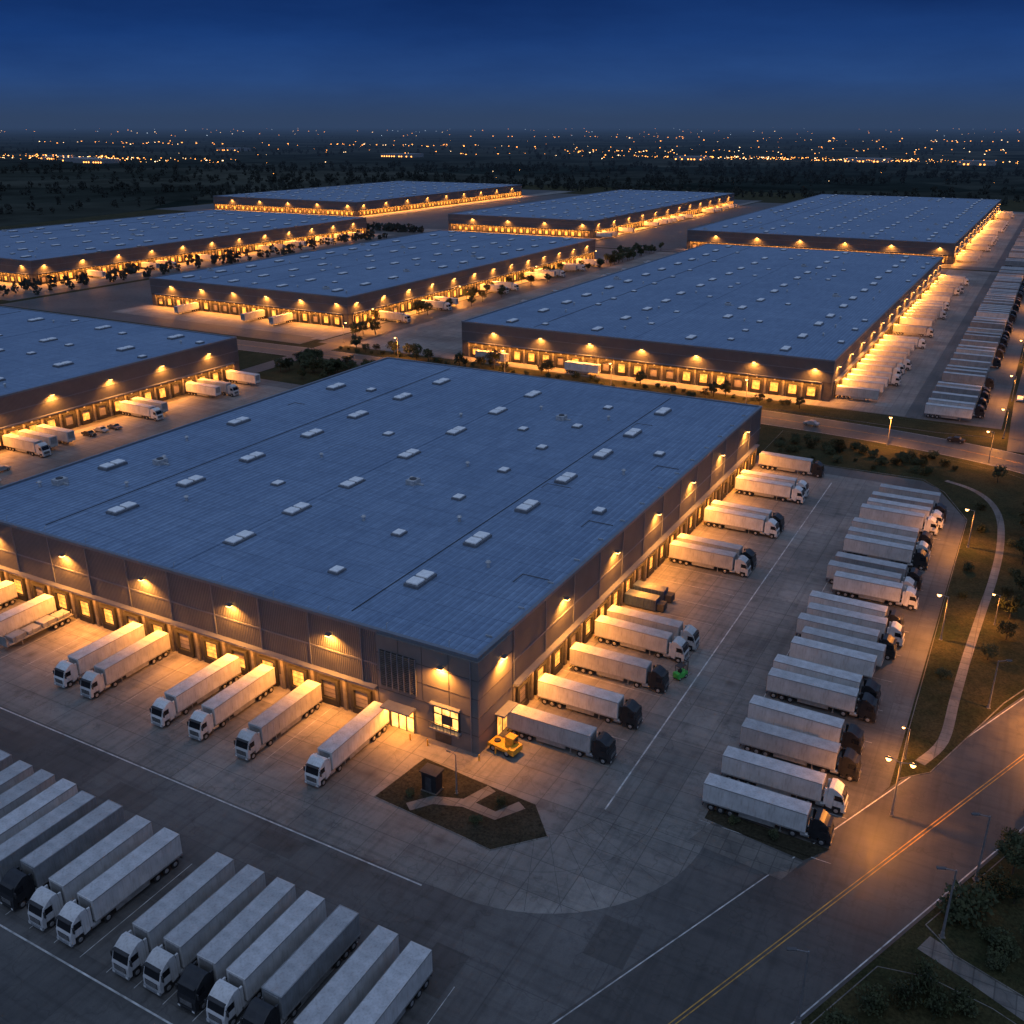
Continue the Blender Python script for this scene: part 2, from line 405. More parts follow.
        D.box(X1-.9,X1-.75,Y0-.5,Y0-.36,0,h-.6,'trim')
    if near:
        for i in range(1,7):
            t=X0+i*19.; D.cyl((t,Y0-.2,5.9),(t,Y0-.2,h-.6),.1,.1,'trim',8)
    D.obj('dock_doors_and_canopy',E); L.obj('wall_lamps',E)
    return E
warehouse(-171,-57,94.5,234,15,'SE',near=True,office=True,lz=12.2,wallw=11000,strip=150)
warehouse(-187,-53,303,590,13,'SE',strip=250,wallw=7500)
warehouse(-225,-54,664,1090,13,'SE',strip=330,lamp=30,wallw=9000)
warehouse(-374,-257,325,580,13,'SE',strip=250,wallw=7500)
warehouse(-440,-310,695,1060,13,'SE',strip=330,lamp=30,wallw=9000)
warehouse(-765,-583,760,1090,13,'SE',strip=360,lamp=36,wallw=10000)
warehouse(-640,-478,338,635,13,'SE',strip=270,lamp=25,wallw=8000)
warehouse(-372,-236,62,238,14,'E',strip=170,wallw=8500)

# ------------------------------------------------------------------ ground
G=MB(); G.poly([(-60000,-20000),(60000,-20000),(60000,60000),(-60000,60000)],0,'fields'); G.obj('ground')
G=MB(); G.poly([(-700,-60),(120,-60),(120,1300),(-900,1300)],.012,'grass'); G.obj('grass_field')
def rect(x0,x1,y0,y1): return [(x0,y0),(x1,y0),(x1,y1),(x0,y1)]
G=MB()
z=.03
G.poly([(-400,-40),(-60,-40),(-6.3,114),(-6.3,218),(-14,236),(-18,240),(-400,240)],z,'yard_asphalt'); G.obj('truck_yard_asphalt')
G=MB()
G.poly(rect(-250,-4,296,642),z,'yard_asphalt')
G.poly(rect(-300,-4,655,1120),z,'road_asphalt')
G.poly(rect(-440,-254,290,640),z,'road_asphalt')
G.poly(rect(-560,-302,655,1150),z,'road_asphalt')
G.poly(rect(-700,-445,300,660),z,'road_asphalt')
G.poly(rect(-820,-562,730,1200),z,'road_asphalt')
for k,vv in enumerate(list(G.v)): G.v[k]=(vv[0],vv[1],z+.004*(k//4))
G.obj('distant_yard_asphalt')
G=MB()
z=.04
arc=[(-46+22*math.cos(rad(a)),92+21.5*math.sin(rad(a))) for a in range(-95,5,6)]
G.poly([(-233,70.4),(-50,70.4)]+arc+[(-24,96),(-24,234),(-233,234)],z,'yard_concrete')
G.obj('concrete_apron')
G=MB()
for i,(a,b_,c_,d) in enumerate(((-187,-30,296.5,303),(-53,-30,303,640),(-235,-187,296.5,640),(-58,-30,660,1115),(-232,-58,657,664),(-377,-257,303,325),(-257,-251,300,640),(-310,-303,680,1140),(-460,-310,670,695),(-478,-456,320,655),(-640,-478,312,338),(-765,-583,735,760),(-583,-563,735,1190),(-300,-236,40,240))):
    G.poly(rect(a,b_,c_,d),.06+.004*i,'yard_concrete')
G.obj('distant_concrete_apron')
G=MB(); G.poly([(-26,91.5),(-14.5,90.4),(-13,94.4),(-24.5,96)],.056,'path_concrete'); G.obj('concrete_pad')
G=MB(); G.poly([(-25.5,96.4),(-13,94.8),(-10.6,98.2),(-25.5,98.6)],.056,'mulch'); G.obj('planting_bed')
G=MB()
for a in range(-90,4,11):
    d=Vector((math.cos(rad(a)),math.sin(rad(a)))); nn=Vector((-d.y,d.x))*.035; p0=Vector((-46,92))+d*9; p1=Vector((-46,92))+d*21.4
    G.poly([tuple(p0-nn),tuple(p1-nn),tuple(p1+nn),tuple(p0+nn)],.046,'yard_asphalt')
for r in (9,15.3):
    pts=[(-46+r*math.cos(rad(a)),92+r*math.sin(rad(a))) for a in range(-95,5,5)]
    for i in range(len(pts)-1):
        a_=Vector(pts[i]);b2=Vector(pts[i+1]);nn=(a_-Vector((-46,92))).normalized()*.035
        G.poly([tuple(a_-nn),tuple(b2-nn),tuple(b2+nn),tuple(a_+nn)],.046,'yard_asphalt')
G.obj('apron_joints')
G=MB()
for (a,b_,c_,d) in ((-95,-88,63,66.5),(-44,-40,58,64),(-30,-25.5,70,76),(-120,-112,64,67),(-72,-66,66,69)):
    G.poly(rect(a,b_,c_,d),.05,'road_asphalt')
G.obj('asphalt_patches')
def strip_poly(pts,w):
    L_=[];R_=[]
    for i,p in enumerate(pts):
        a=Vector(pts[max(0,i-1)]);b2=Vector(pts[min(len(pts)-1,i+1)]);d=(b2-a).normalized();n=Vector((d.y,-d.x))
        R_.append(Vector(p)+n*w);L_.append(Vector(p)-n*w)
    return L_,R_
def smooth(pts,k=5):
    out=[]
    P=[Vector(p) for p in pts]; P=[P[0]]+P+[P[-1]]
    for i in range(1,len(P)-2):
        p0,p1,p2,p3=P[i-1],P[i],P[i+1],P[i+2]
        for j in range(k):
            t=j/k; out.append(tuple(.5*((2*p1)+(-p0+p2)*t+(2*p0-5*p1+4*p2-p3)*t*t+(-p0+3*p1-3*p2+p3)*t**3)))
    out.append(tuple(P[-1])); return out
def road(name,pts,w,mat='road_asphalt',z=.05,lines=()):
    G=MB(); L_,R_=strip_poly(pts,w)
    for i in range(len(pts)-1): G.poly([tuple(L_[i]),tuple(R_[i]),tuple(R_[i+1]),tuple(L_[i+1])],z,mat)
    G.obj(name)
    for off,lw,m_,dash in lines:
        G=MB(); 
        a,_=strip_poly(pts,-(off-lw)); b2,_=strip_poly(pts,-(off+lw))
        for i in range(len(pts)-1):
            G.poly([tuple(a[i]),tuple(b2[i]),tuple(b2[i+1]),tuple(a[i+1])],z+.005,m_)
        G.obj('road_marking')
D0=Vector((.4,.9165))
C0=Vector((-19,66))
mainroad=[tuple(C0+D0*t) for t in (-110,-60,0,60,110)]+smooth([tuple(C0+D0*122),(35,192),(38,214),(35,232),(24,250),(6,264),(-20,272),(-60,276),(-140,278)])+[(-240,279),(-420,272)]
road('main_road',mainroad,7.4,lines=((-.2,.06,'line_yellow',0),(.2,.06,'line_yellow',0),(-7.0,.07,'line_white',0),(7.0,.07,'line_white',0)))
road('north_road',[(3,275),(2,330),(3,450),(2,700),(0,1200)],4.5,z=.14,lines=((0,.08,'line_yellow',0),))
road('cross_road',[(-240,279),(-243,400),(-247,640)],4.5,z=.148)
road('far_cross_road',[(-700,648),(-247,648),(0,650)],5,z=.156)
road('service_road',[(-240,279),(-238,180),(-300,90)],4,z=.164)
G=MB()
def line(p,q,w=.1,z=.056,m_='line_white'):
    p=Vector(p);q=Vector(q);d=(q-p).normalized();n=Vector((-d.y,d.x))*w
    G.poly([tuple(p-n),tuple(q-n),tuple(q+n),tuple(p+n)],z,m_)
line((-233,70),(-50,70)); line((-37,92),(-37,228)); line((-120,43.3),(-60,43.3)); line((-26.3,120),(-26.3,225),.06)
line((-130,33),(-60,33.5),.1)
for x in range(-132,-38,4): line((x+.6,44.5),(x+.6,60),.04)
for y in range(98,226,9): line((-26,y-2.2),(-10,y-2.2),.04)
for i in range(20): line((-56.5,106.8+i*6.4),(-40,106.8+i*6.4),.03)
for i in range(16): line((-76+-i*5.6,94),(-76-i*5.6,79),.03)
G.obj('yard_markings')
def verge(name,pts,mat='grass',z1=.16,side='kerb_concrete',kw=.12):
    if sum(pts[i][0]*pts[(i+1)%len(pts)][1]-pts[(i+1)%len(pts)][0]*pts[i][1] for i in range(len(pts)))<0: pts=pts[::-1]
    G=MB(); n=len(pts); G.slab(pts,0,z1-.02,side,side)
    ins=[]
    for i in range(n):
        a=Vector(pts[i-1]);b2=Vector(pts[i]);c_=Vector(pts[(i+1)%n])
        d1=(b2-a).normalized();d2=(c_-b2).normalized();n1=Vector((-d1.y,d1.x));n2=Vector((-d2.y,d2.x));nn=(n1+n2)
        nn=nn/max(.4,nn.length_squared)*2*kw if nn.length>.1 else n1*kw
        ins.append(tuple(b2+nn))
    G.slab(ins,z1-.02,z1,mat,mat)
    return G.obj(name)
edge=[tuple(C0+D0*t+Vector((-.9165,.4))*8.1) for t in (54,80,120)]
verge('grass_verge',[(-5.6,116),(-2,119.5)]+edge[1:]+[(26,193),(29,214),(27,229),(17,243),(0,255.5),(-16,261),(-50,264.5),(-58,265),(-58,240),(-18,241),(-12.5,234),(-6.2,218),(-6,128)])
verge('grass_strip',[(-235,286.5),(-62,285.5),(-20,284),(-6,286),(-6,293),(-60,294.5),(-235,295)])
verge('landscape_island',[(-64,80),(-62.8,90),(-54,89.2),(-45,88.6),(-41,84),(-46,78.6),(-50,79)],'mulch',.14)
e2=[tuple(C0+D0*t+Vector((.9165,-.4))*8.1) for t in (-20,10,22)]
e3=[tuple(C0+D0*t+Vector((.9165,-.4))*8.1) for t in (31,60,110)]
verge('grass_verge',e2+[(2,84),(8,83),(18,79),(40,70),(30,30)])
verge('grass_verge',[(4,88.2)]+e3+[(60,150),(60,78),(20,82.6)])
def ribbon(name,pts,w,z,mat='path_concrete'):
    G=MB(); L_,R_=strip_poly(pts,w)
    for i in range(len(pts)-1): G.poly([tuple(L_[i]),tuple(R_[i]),tuple(R_[i+1]),tuple(L_[i+1])],z,mat)
    return G.obj(name)
ribbon('footpath',smooth([(-3.5,121),(-1.3,128),(-1,140),(-.6,154),(.2,172),(1,188),(1.2,205),(0.2,221),(-2.5,232),(-7,239),(-13,242.5)]),.7,.165)
ribbon('footpath',[(-59,80.4),(-57,83),(-53,84.5),(-48.5,84.2),(-46.5,87.6)],.8,.146)
ribbon('footpath',[(-53,84.5),(-51.5,88.6)],.8,.15)
ribbon('footpath',[(1,88.6),(6,86.6),(18,81),(40,72)],1.3,.03)

# ------------------------------------------------------------------ vehicles
def wheel(M,x,y,r=.5,w=.3,s=1):
    M.cyl((x,y,r),(x,y+s*w,r),r,r,'tyre',18); M.cyl((x,y+s*w,r),(x,y+s*(w+.02),r),r*.55,r*.5,'hub',12)
def trailer(M,L_=13.4,body='trailer_white',gear=True,ribs=1.2):
    hw=1.27
    M.cbox(0,L_,-hw,hw,1.18,4.02,body,.05)
    M.box(.12,L_-.12,-hw+.1,hw-.1,4.02,4.035,'trailer_roof')
    for i in range(1,7): M.box(i*L_/7-.03,i*L_/7+.03,-hw+.1,hw-.1,4.035,4.05,'trailer_roof')
    for s in(-1,1):
        M.box(.02,L_-.02,s*(hw-.02),s*(hw+.03),1.1,1.3,'trailer_rail'); M.box(.02,L_-.02,s*(hw-.02),s*(hw+.025),3.92,4.04,'trailer_rail')
        k=int(L_/ribs)
        for i in range(1,k): x=i*L_/k; M.box(x-.03,x+.03,s*hw,s*(hw+.02),1.3,3.92,body)
        M.box(4.9,9.6,s*(hw-.1),s*(hw-.06),.5,1.08,'trailer_rail')
        for x in (.9,2.2,3.5): wheel(M,x+.3,s*(hw-.32),.5,.3,s)
        M.box(-.05,0,s*(hw-.3),s*(hw-.1),.85,1.0,'tail_red')
    M.box(0.2,L_-.4,-.5,.5,.9,1.17,'chassis')
    M.box(-.03,0,-.03,.03,1.25,3.95,'trailer_rail'); M.box(-.04,0,-hw,hw,1.18,1.28,'trailer_rail'); M.box(-.04,0,-hw,hw,3.9,4.0,'trailer_rail')
    for y in(-.75,-.35,.35,.75): M.cyl((-.05,y,1.2),(-.05,y,3.95),.025,.025,'trailer_rail',6)
    M.box(-.02,.1,-1.15,1.15,.45,.6,'chassis')
    for x in (1.2,2.5,3.8): M.box(x-.07,x+.07,-1.,1.,.42,.56,'chassis')
    M.box(L_,L_+.06,-.9,.9,2.0,3.8,'trailer_rail')
    if gear:
        for s in(-1,1): M.box(10.2,10.34,s*.75,s*.9,.05,1.1,'trailer_rail'); M.box(10.1,10.45,s*.7,s*.95,.02,.07,'trailer_rail')
def cab(M,x,paint='paint_white'):
    M.box(x-3.6,x+1.6,-.42,.42,.62,.95,'chassis')
    prof=[(x,.75),(x,3.05),(x+.15,3.75),(x+.75,3.82),(x+1.35,3.5),(x+1.95,3.05),(x+2.28,2.0),(x+2.4,1.7),(x+2.42,.5),(x+1.95,.45),(x+1.9,1.1),(x+.85,1.1),(x+.8,.6)]
    M.prism(prof,-1.22,1.22,paint,.06)
    def onface(a,b_,y0,y1,mat,off=.015):
        d=Vector((b_[0]-a[0],b_[1]-a[1])).normalized(); n=Vector((d.y,-d.x))*off
        if n.x<0:n=-n
        M.add([(a[0]+n.x,y0,a[1]+n.y),(a[0]+n.x,y1,a[1]+n.y),(b_[0]+n.x,y1,b_[1]+n.y),(b_[0]+n.x,y0,b_[1]+n.y)],[(0,1,2,3)],mat)
    onface((x+1.99,2.95),(x+2.27,2.05),-1.08,1.08,'glass_dark')
    M.box(x+1.75,x+2.2,-1.1,1.1,3.1,3.18,'chassis')
    M.box(x+2.4,x+2.45,-.85,.85,.95,1.65,'chassis')
    for k in range(4): M.box(x+2.44,x+2.47,-.8,.8,1.0+k*.17,1.05+k*.17,'trailer_rail')
    M.cbox(x+2.3,x+2.52,-1.22,1.22,.38,.8,paint if paint!='paint_white' else 'trailer_grey',.04)
    for s in(-1,1):
        M.box(x+2.45,x+2.535,s*.8,s*1.12,.5,.72,'headlamp')
        y=s*1.225
        M.add([(x+.95,y,2.05),(x+2.1,y,2.05),(x+1.85,y,2.85),(x+.95,y,2.85)],[(0,1,2,3)],'glass_dark')
        M.box(x+.88,x+.9,y,y+s*.006,1.1,2.95,'chassis')
        M.cbox(x+2.0,x+2.14,min(s*1.3,s*1.55),max(s*1.3,s*1.55),2.0,2.7,'chassis',.03)
        M.box(x+2.02,x+2.1,s*1.2,s*1.35,2.62,2.68,'chassis')
        wheel(M,x+1.38,s*.92,.5,.32,s); wheel(M,x-2.2,s*.9,.5,.34,s)
        M.box(x+.95,x+1.85,s*1.0,s*1.25,1.08,1.14,'chassis')
        M.cyl((x-1.3,s*.85,.72),(x-.2,s*.85,.72),.32,.32,'hub',14)
        M.box(x-.35,x,s*1.0,s*1.2,1.0,3.5,paint)
        M.box(x+.1,x+.8,s*1.12,s*1.235,.35,.6,'chassis')
def build(kind):
    M=MB()
    if kind=='tw': trailer(M); cab(M,14.1,'paint_white')
    if kind=='tb': trailer(M); cab(M,14.1,'paint_black')
    if kind=='tg': trailer(M,body='trailer_grey',ribs=.6); cab(M,14.1,'paint_black')
    if kind=='rw': trailer(M,L_=12.2); cab(M,12.9,'paint_white')
    if kind=='rb': trailer(M,L_=12.2); cab(M,12.9,'paint_black')
    if kind=='rg': trailer(M,L_=12.2,body='trailer_grey',ribs=.6); cab(M,12.9,'paint_black')
    if kind=='nw': trailer(M,L_=13.4)
    if kind=='ng': trailer(M,L_=13.4,body='trailer_grey',ribs=.6)
    if kind=='flat':
        M.cbox(0,13.4,-1.27,1.27,1.1,1.35,'trailer_rail',.04)
        for i in range(4): M.cbox(.4+i*3,3.1+i*3,-1.1,1.1,1.36,2.0+.2*(i%2),'trailer_grey',.1)
        for s in(-1,1):
            for x in (.9,2.2,3.5): wheel(M,x+.3,s*.95,.5,.3,s)
            M.box(10.2,10.34,s*.75,s*.9,.05,1.1,'trailer_rail')
            for i in range(9): M.box(.2+i*1.6,.3+i*1.6,s*1.2,s*1.26,1.35,2.4,'trailer_rail')
        M.box(13.2,13.35,-1.25,1.25,1.35,2.9,'trailer_rail')
    return M.mesh(kind)
TM={k:build(k) for k in('tw','tb','tg','rw','rb','rg','nw','ng','flat')}
def truck(kind,x,y,rz,s=.95):
    nm={'nw':'box_trailer','ng':'box_trailer','flat':'flatbed_trailer'}.get(kind,'semi_truck')
    inst(TM[kind],nm,(x,y,.045 if y<250 else .11),rz+rad(R(-.9,.9)),s)
E0=0; S0=rad(-90); 
for y,k in ((101.4,'tb'),(110.6,'tb'),(121.3,'tb'),(131.6,'tw'),(135.9,'tw'),(167.3,'tw'),(171.3,'tb'),(188.6,'tw'),(192.6,'tb'),(211,'tw'),(215.3,'tw'),(231.4,'tb')):
    truck(k,-55.8+R(0,.4),y,E0)
for x,k in ((-72.3,'tw'),(-84.3,'tw'),(-93.4,'tw'),(-100.2,'tw'),(-115.6,'tw'),(-121.4,'tw'),(-143.2,'nw'),(-139.2,'flat'),(-154,'tw')):
    truck(k,x,93.6-R(0,.4),S0)
for x,k in ((-87.6,'rg'),(-82.4,'rw'),(-77.8,'rw'),(-69.4,'rw'),(-65,'rw'),(-60.8,'rb'),(-56.7,'rw'),(-52.3,'rg'),(-47.1,'nw'),(-43,'nw'),(-91.9,'ng'),(-96,'nw'),(-100,'nw'),(-104.1,'nw'),(-108.5,'ng'),(-113.5,'nw')):
    truck(k,x,60+R(-.3,.3),S0,.98)
for y,k in ((99.3,'tb'),(106,'tw'),(113.6,'tb'),(119.8,'tb'),(128.6,'tb'),(133,'tb'),(140,'nw'),(144.2,'nw'),(148.6,'tb'),(153.2,'tw'),(158,'tb'),(168.3,'rw'),(172.6,'tw'),(177.3,'tg'),(187,'tb'),(191.4,'tw'),(197,'tb'),(206,'tw'),(210.5,'tw'),(215,'tg'),(221,'nw')):
    truck(k,-26.2+R(-.5,.5)+(1.2 if k in('rw','nw') else 0),y,E0)
rc=lambda *a: random.choice(a)
y=309
while y<590:
    if random.random()<.75: truck(rc('nw','tw','nw','rw'),-52.4,y,E0)
    y+=rc(7.6,8.8,9.8)
y=300
while y<640:
    if random.random()<.8: truck(rc('nw','tg','tg','ng','tb'),-25,y,E0)
    y+=rc(4.6,5,6.2,9)
y=670
while y<1080:
    if random.random()<.6: truck(rc('nw','tw'),-53.4,y,E0)
    if random.random()<.5: truck(rc('nw','ng'),-25,y,E0)
    y+=rc(9.6,11.8,16)
for x in range(-178,-60,18):
    if random.random()<.45: truck('nw',x,298.4,0)
for y in (150,154.5,160,188,192.5,214,219,232): truck(rc('nw','tw'),-235.3,y,E0)
y=330
while y<580:
    if random.random()<.35: truck(rc('nw','tw'),-256.4,y,E0)
    if random.random()<.25: truck(rc('nw','ng'),-215,y,E0)
    y+=rc(5.6,11)
y=345
while y<630:
    if random.random()<.4: truck(rc('nw','tw'),-477.4,y,E0)
    y+=rc(5.6,11)
y=700
while y<1050:
    if random.random()<.4: truck('nw',-309.4,y,E0)
    y+=11
for x in range(-368,-262,8):
    if random.random()<.15: truck('nw',x,324.3,S0)
def tractor(paint,name,loc,rz):
    M=MB(); M.cbox(0,4.2,-1.1,1.1,.6,1.1,paint,.06); M.cbox(2.3,3.7,-.2,1.05,1.1,2.5,paint,.08)
    M.box(3.7,3.72,-.05,.95,1.6,2.3,'glass_dark'); M.box(2.5,3.5,1.05,1.07,1.6,2.3,'glass_dark'); M.cbox(3.4,4.4,-1.1,1.1,.5,1.4,paint,.06)
    M.cyl((.9,0,1.1),(.9,0,1.3),.5,.45,'chassis')
    for s in(-1,1): wheel(M,.9,s*.8,.5,.3,s); wheel(M,3.2,s*.8,.5,.3,s)
    M.obj(name,loc=loc).rotation_euler=(0,0,rz)
tractor('paint_yellow','yard_tractor',(-56.2,97,.045),rad(-8))
M=MB(); M.cbox(0,2.2,-.6,.6,.3,1.1,'paint_green',.08); M.cbox(-.1,.5,-.58,.58,.5,1.3,'paint_green',.1)
for s in(-1,1):
    M.box(.4,.48,s*.5,s*.56,1.1,2.2,'chassis'); M.box(1.7,1.78,s*.5,s*.56,1.1,2.2,'chassis'); M.box(2.25,2.37,s*.35,s*.45,.1,2.7,'chassis')
    M.box(2.37,3.5,s*.25,s*.38,.1,.15,'trailer_rail'); wheel(M,.4,s*.4,.28,.2,s); wheel(M,1.8,s*.4,.33,.22,s)
M.box(.35,1.85,-.58,.58,2.2,2.27,'chassis'); M.cbox(.7,1.2,-.25,.25,1.1,1.6,'chassis',.05); M.box(2.25,2.37,-.45,.45,2.5,2.6,'chassis')
M.obj('forklift',loc=(-39.6,125.2,.045)).rotation_euler=(0,0,rad(70))
M=MB(); M.cbox(0,6,-1.2,1.2,.25,2.3,'paint_blue',.06)
for i in range(9):
    for s in(-1,1): M.box(.3+i*.66,.4+i*.66,s*1.2,s*1.28,.3,2.2,'paint_blue')
M.box(0,6,-1,1,.05,.25,'chassis'); M.cbox(6,7.4,-.9,.9,.25,1.6,'chassis',.05)
cm=M.mesh('waste_compactor'); inst(cm,'waste_compactor',(-56.4,150,.045)); inst(cm,'waste_compactor',(-56.4,146,.045))
M=MB(); M.box(-1.2,1.2,-.9,.9,0,.15,'kerb_concrete'); M.cbox(-1.1,1.1,-.8,.8,.15,2.9,'paint_black',.04); M.box(-1.3,1.3,-1,1,2.9,3.05,'chassis')
M.box(-.5,.4,-.83,-.8,.2,2.3,'louvre'); M.box(-1.13,-1.1,-.6,.6,1.6,2.3,'glass_dark')
M.obj('utility_kiosk',loc=(-58.2,84.8,.14))
B=MB(); B.cyl((0,0,0),(0,0,1),.11,.11,'paint_yellow',10); B.cyl((0,0,1),(0,0,1.06),.11,.05,'paint_yellow',10); bme=B.mesh('bollard')
for p_ in ((-71.6,92.5),(-66.9,92.5),(-64,92.5),(-56.0,93),(-54.8,95.4),(-55,103.6)): inst(bme,'bollard',(*p_,.04))
# parked cars
def carmesh(paint):
    M=MB()
    M.prism([(0,.35),(0,.85),(.25,.95),(.9,1.0),(1.35,1.45),(2.7,1.48),(3.4,1.0),(4.25,.85),(4.4,.6),(4.4,.35)],-.88,.88,paint,.07)
    for s in(-1,1):
        for x in(.85,3.5): wheel(M,x,s*.68,.33,.22,s)
        M.add([(1.0,s*.885,1.02),(3.25,s*.885,1.02),(2.65,s*.8,1.42),(1.4,s*.8,1.42)],[(0,1,2,3)],'glass_dark')
        M.box(4.38,4.42,s*.5,s*.8,.6,.74,'headlamp'); M.box(-.02,.02,s*.5,s*.8,.65,.8,'tail_red')
    M.add([(3.36,-.75,1.05),(3.36,.75,1.05),(2.76,.7,1.47),(2.76,-.7,1.47)],[(0,1,2,3)],'glass_dark')
    return M.mesh('car')
CM=[carmesh(p) for p in('paint_white','paint_black','paint_blue','trailer_grey')]
for x,y,r in ((-228,168,0),(-228,172,2),(-227,176,-3),(-220,135,90),(-214,128,88),(-12,277,172),(14,262,-35),(-1,330,90),(4,372,-90),(-50,274,172),(31,178,70)):
    inst(rc(*CM),'parked_car',(x,y,.16 if y>300 else .056),rad(r))

# ------------------------------------------------------------------ street lamps
def lampmesh(h,arm,double,lit):
    M=MB(); M.cyl((0,0,0),(0,0,.6),.2,.17,'pole_metal',10); M.cyl((0,0,.6),(0,0,h),.13,.075,'pole_metal',10)
    M.box(-.26,.26,-.26,.26,0,.06,'kerb_concrete')
    for s in ((-1,1) if double else (-1,)):
        M.cyl((0,0,h-.1),(s*arm,0,h+.15),.055,.04,'pole_metal',8)
        x=s*(arm+.3); M.cbox(x-.42,x+.42,-.17,.17,h+.1,h+.24,'lamp_body',.04)
        if lit: M.cyl((x,0,h-.25),(x,0,h+.1),.2,.4,'lamp_lens',12)
        else: M.box(x-.3,x+.3,-.12,.12,h+.06,h+.098,'headlamp')
    return M.mesh('street_lamp')
LM={(a,b_):lampmesh(8,1.1,a,b_) for a in(0,1) for b_ in(0,1)}
def slamp(x,y,rz=0,dbl=0,lit=1,p=12000,h=.14,s=1):
    o=inst(LM[(dbl,lit)],'street_lamp',(x,y,h),rad(rz),s)
    if lit:
        light('SPOT','street_lamp_light',(-1.4,0,7.6),p,o,spot_size=rad(168),spot_blend=.8,shadow_soft_size=.2)
    return o
slamp(-4.6,202); slamp(-5,158.5); slamp(-5.4,121,s=.6,p=3500); slamp(-5.2,108,dbl=1,p=9000); slamp(2.5,168.5,s=.7,p=5000)
slamp(2.6,90.2,rz=25,lit=0,s=1.12); slamp(5,101,rz=25,lit=0,s=1.12); slamp(-8.3,72.3,rz=25,lit=0,s=1.12); slamp(3.6,140,rz=200,lit=0); slamp(9,163,rz=200,lit=0)
slamp(-55,85.6,lit=0,s=.75)
slamp(-5,262.5); slamp(-3,287,rz=0); slamp(16,139,rz=23,p=34000); slamp(27,160,rz=23,p=28000); slamp(24,242,rz=60,p=24000); slamp(-30,265,rz=90)
for y in (330,390,450,520,600): slamp(-3.2,y)
for x,y in ((-75,287),(-120,287),(-160,287),(-205,287),(-249,330),(-249,400),(-249,480),(-249,560),(-240,300)): slamp(x,y,rz=90 if y==287 else 180)

# ------------------------------------------------------------------ vegetation
def leafclump(M,c,r,n,size,mat='foliage'):
    for i in range(n):
        d=Vector((random.gauss(0,1),random.gauss(0,1),random.gauss(0,.8)))
        d=d.normalized()*r*(random.random()**.4)
        p=Vector(c)+d; u=Vector((R(-1,1),R(-1,1),R(-1,1))).normalized(); w=u.orthogonal().normalized(); s=size*R(.6,1.3)
        M.add([tuple(p-u*s),tuple(p+w*s*.6),tuple(p+u*s),tuple(p-w*s*.6)],[(0,1,2,3)],mat)
def tree(h,cr,leaf=.22,n=70):
    M=MB(); M.cyl((0,0,0),(R(-.1,.1),R(-.1,.1),h*.45),.16,.1,'bark',8); M.cyl((0,0,h*.45),(0,0,h*.85),.1,.03,'bark',6)
    k=18
    for i in range(k):
        a=i*2.4+R(-.3,.3); zz=h*R(.38,.92); rr=cr*R(.35,1)*(1.15-abs(zz/h-.6)*1.6)
        c=(math.cos(a)*rr,math.sin(a)*rr,zz)
        M.cyl((0,0,zz*.72),c,.05,.02,'bark',5,False)
        leafclump(M,c,cr*R(.3,.5),n,leaf)
    return M.mesh('tree')
def bush(r,n=260):
    M=MB()
    for i in range(7):
        a=i*2.4; c=(math.cos(a)*r*.5*R(.3,1),math.sin(a)*r*.5*R(.3,1),r*R(.35,.75)); M.cyl((0,0,0),c,.04,.02,'bark',5,False); leafclump(M,c,r*R(.4,.55),n//7,.14)
    return M.mesh('shrub')
TR=[tree(R(5.5,7.5),R(1.9,2.6)) for i in range(4)]; BU=[bush(R(1.1,1.6),560) for i in range(3)]
def tr(x,y,s=1): inst(rc(*TR),'tree',(x,y,.1),R(0,6.28),s*R(.85,1.15))
def bu(x,y,s=1): inst(rc(*BU),'shrub',(x,y,.1),R(0,6.28),s*R(.8,1.2))
for x,y,s in ((8.6,104,.8),(12,113,.9),(9,99,.6),(15,120,1),(11,93,.7),(16,104,.8),(4.6,172,.95),(6.5,182,1),(4.6,163.5,.6),(5.5,198,.9),(8,206,.9),(6,213,1),(20,220,1),(6,228,.8),(-2,247,.7),(-40,252,.6),(-24,249,.6),(2.4,155,.5)):
    tr(x,y,s)
for x,y,s in ((5,95,1.9),(3.6,93.4,1.3),(6.6,99.5,1.5),(1.8,82.5,1.5),(.2,79.6,1.7),(3.2,80,1.4),(-2.4,77.2,1.2),(5.5,81.6,1.3),(8.5,91,1.2),(-4.5,73,1.3)): bu(x,y,s)
for x,y in ((7,78),(7,92),(8,110),(10,117),(3.6,182),(4.4,192),(3,176),(3.4,207),(-3,212),(-4,226),(-3.6,190),(-3.4,177),(-3.2,146),(-12,252),(-20,248),(-26,256),(-35,247),(-42,258),(-50,250),(-30,243),(-45,243.5),(-54,246),(-56,256),(-60,82.5),(-50,82),(-49,86.5),(8,88.6),(-22,97.2),(-17,97)):
    bu(x,y,.9 if x>-15 else .6)
for i in range(34): bu(R(-57,-14),R(243,260),1.2)
for i in range(62):
    x=-234+i*2.85+R(-1,1)
    (tr if random.random()<.4 else bu)(x,R(287.5,293.5),.6 if random.random()<.5 else .95)
for i in range(36): tr(R(-232,-196),R(245,268),.8)
for i in range(50): tr(R(-256,-238),R(300,640),.9)
for i in range(18): tr(-238+R(-2,2),R(540,645),.9)
for i in range(24): bu(R(8,14),R(290,600),1.3)
for i in range(16): tr(R(12,26),R(285,520),1)
M=MB()
